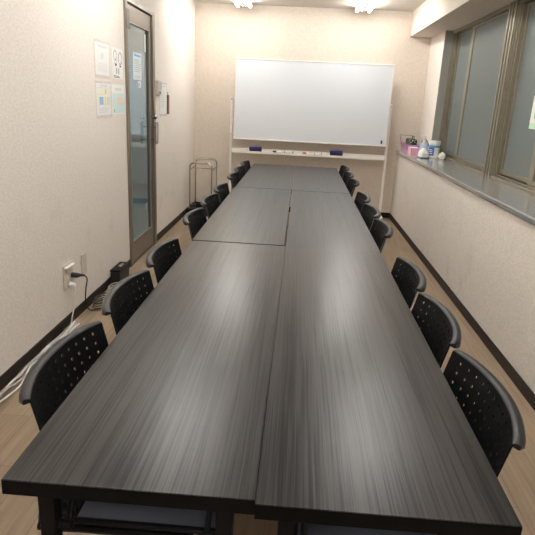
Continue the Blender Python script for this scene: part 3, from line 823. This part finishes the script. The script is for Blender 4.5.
t = thing('pump_bottle', 'pale blue clear pump bottle with a white pump, behind the wipes pack', 'bottle', (1.395, 5.435, S))
bm = bmesh.new(); lathe(bm, [(0.040, 0), (0.045, 0.006), (0.045, 0.115), (0.040, 0.135), (0.022, 0.150), (0.016, 0.155), (0.016, 0.165)], n=20); build('bottle_body', bm, 'bottle', t)
bm = bmesh.new(); lathe(bm, [(0.019, 0.158), (0.019, 0.178), (0.007, 0.182), (0.007, 0.20), (0.014, 0.202), (0.014, 0.215), (0.008, 0.218)], n=16)
tube(bm, [(0, 0, 0.209), (-0.03, -0.02, 0.209), (-0.042, -0.027, 0.200)], 0.006, 8); build('pump', bm, 'white', t)
t = thing('wipes_pack', 'white soft wipes pack with a dark teal base strip', 'wipes pack', (1.366, 5.275, S))
bm = bmesh.new()
rings = []
for z, sx, sy in ((0.012, 1, 1), (0.03, 1.06, 1.03), (0.06, 0.95, 0.97), (0.08, 0.6, 0.85), (0.10, 0.12, 0.7)):
    rings.append([bm.verts.new((0.047*sx*math.copysign(abs(math.cos(a))**0.5, math.cos(a)), 0.085*sy*math.copysign(abs(math.sin(a))**0.5, math.sin(a)), z)) for a in [2*PI*k/20 for k in range(20)]])
for q, w in zip(rings, rings[1:]):
    for k in range(20): bm.faces.new((q[k], q[(k+1) % 20], w[(k+1) % 20], w[k]))
bm.faces.new(rings[0][::-1]); bm.faces.new(rings[-1])
build('pack_body', bm, 'paper', t)
build('base_strip', B(-0.046, 0.047, -0.086, 0.083, 0, 0.012), 'teal', t, smooth=False)
build('print_panel', B(-0.03, 0.03, -0.0885, -0.0865, 0.028, 0.052), 'aqua', t, smooth=False)
t = thing('wipes_canister', 'round wipes canister with a white lid and blue label on the sill', 'canister', (1.482, 5.32, S))
t.scale = (0.9, 0.9, 0.95)
bm = bmesh.new(); lathe(bm, [(0.062, 0), (0.066, 0.004), (0.066, 0.142), (0.062, 0.150)], n=28); cb_ = build('canister_body', bm, 'white', t)
bm = bmesh.new(); lathe(bm, [(0.0675, 0.148), (0.071, 0.152), (0.071, 0.186), (0.066, 0.192), (0.02, 0.195)], n=28); build('lid', bm, 'white', t)
def arc_patch(bm, r, a0, a1, z0, z1, n=10):
    q = [[bm.verts.new((rr*math.cos(a0+(a1-a0)*k/n), rr*math.sin(a0+(a1-a0)*k/n), z)) for k in range(n+1)] for rr, z in ((r, z0), (r, z1), (r+0.0012, z1), (r+0.0012, z0))]
    for i in range(4):
        for k in range(n): bm.faces.new((q[i][k], q[i][k+1], q[(i+1) % 4][k+1], q[(i+1) % 4][k]))
    return bm
build('label_band', arc_patch(bmesh.new(), 0.0655, PI*0.85, PI*2.1, 0.118, 0.142, 16), 'label_sky', cb_)
build('label_panel', arc_patch(bmesh.new(), 0.0658, PI*1.05, PI*1.45, 0.03, 0.118), 'label_blue', cb_)
bm = bmesh.new()
for z in (0.05, 0.07, 0.09): arc_patch(bm, 0.0665, PI*1.13, PI*1.36, z, z+0.007, 6)
build('label_print', bm, 'paper', cb_)
t = thing('crumpled_tissue', 'crumpled white tissue on the sill beside the wipes canister', 'tissue', (1.545, 5.20, S))
bm = bmesh.new(); bmesh.ops.create_icosphere(bm, subdivisions=3, radius=1)
rt = random.Random(3)
for v in bm.verts:
    d = 1+0.22*math.sin(7*v.co.x+3*v.co.y)*math.cos(6*v.co.z+2*v.co.y)+rt.uniform(-0.08, 0.08)
    v.co = Vector((v.co.x*0.035*d, v.co.y*0.05*d, max(0, 0.035+v.co.z*0.036*d)))
build('tissue_body', bm, 'paper', t, angle=25)

t = thing('charger_cable', 'thin black cord looped between the lilac basket and the canister on the sill', 'cord', (1.45, 5.56, S))
bm = bmesh.new(); tube(bm, smooth_path([(-0.06, 0.10, 0.004), (-0.03, 0.04, 0.05), (-0.05, 0.02, 0.15), (-0.01, 0.01, 0.175), (0.02, 0.0, 0.12), (0.0, 0.02, 0.05), (0.03, -0.03, 0.01), (0.04, -0.08, 0.09), (0.03, -0.10, 0.15), (0.01, -0.02, 0.10), (0.04, 0.04, 0.004), (0.05, -0.06, 0.004)], 5), 0.0045, 6); build('cable', bm, 'black', t)
# green and white notice stuck to the frosted pane
gn = thing('window_notice', 'green and white notice stuck on the frosted window pane', 'notice', (1.652, 3.155, 1.372))
sh = build('sheet', B(-0.0022, 0.0, -0.16, 0.16, -0.10, 0.125), 'paper', gn, smooth=False)
build('green_border', B(-0.0030, -0.0020, -0.158, 0.158, -0.098, -0.06), 'pale_green', sh, smooth=False)
build('green_block', B(-0.0030, -0.0020, -0.12, 0.10, -0.03, 0.09), 'green', sh, smooth=False)

# ------------------------------------------------------------------ world, camera, render look
w = bpy.data.worlds.new('dim outside'); scene.world = w; w.use_nodes = True
w.node_tree.nodes['Background'].inputs['Color'].default_value = (0.55, 0.62, 0.70, 1)
w.node_tree.nodes['Background'].inputs['Strength'].default_value = 0.15

cam = bpy.data.cameras.new('camera'); co = bpy.data.objects.new('camera', cam); COL.objects.link(co)
cx, cy, cz, yaw, pitch, roll, f = 0.0391, -0.7997, 1.3694, -0.0470, 0.2940, 0.0493, 547.8
fwd = Vector((math.sin(yaw)*math.cos(pitch), math.cos(yaw)*math.cos(pitch), -math.sin(pitch)))
r0 = Vector((math.cos(yaw), -math.sin(yaw), 0)); u0 = r0.cross(fwd)
c_, s_ = math.cos(roll), math.sin(roll)
rt_ = r0*c_+u0*s_; up = u0*c_-r0*s_
mw = Matrix((rt_, up, -fwd)).transposed().to_4x4(); mw.translation = (cx, cy, cz)
co.matrix_world = mw
cam.sensor_width = 36; cam.lens = f/535*36; cam.clip_start = 0.02
scene.camera = co
scene.view_settings.view_transform = 'Standard'
scene.view_settings.look = 'None'
scene.view_settings.exposure = 0.0
scene.view_settings.gamma = 1
scene.view_settings.use_curve_mapping = False
scene.cycles.use_denoising = True
scene.cycles.max_bounces = 8
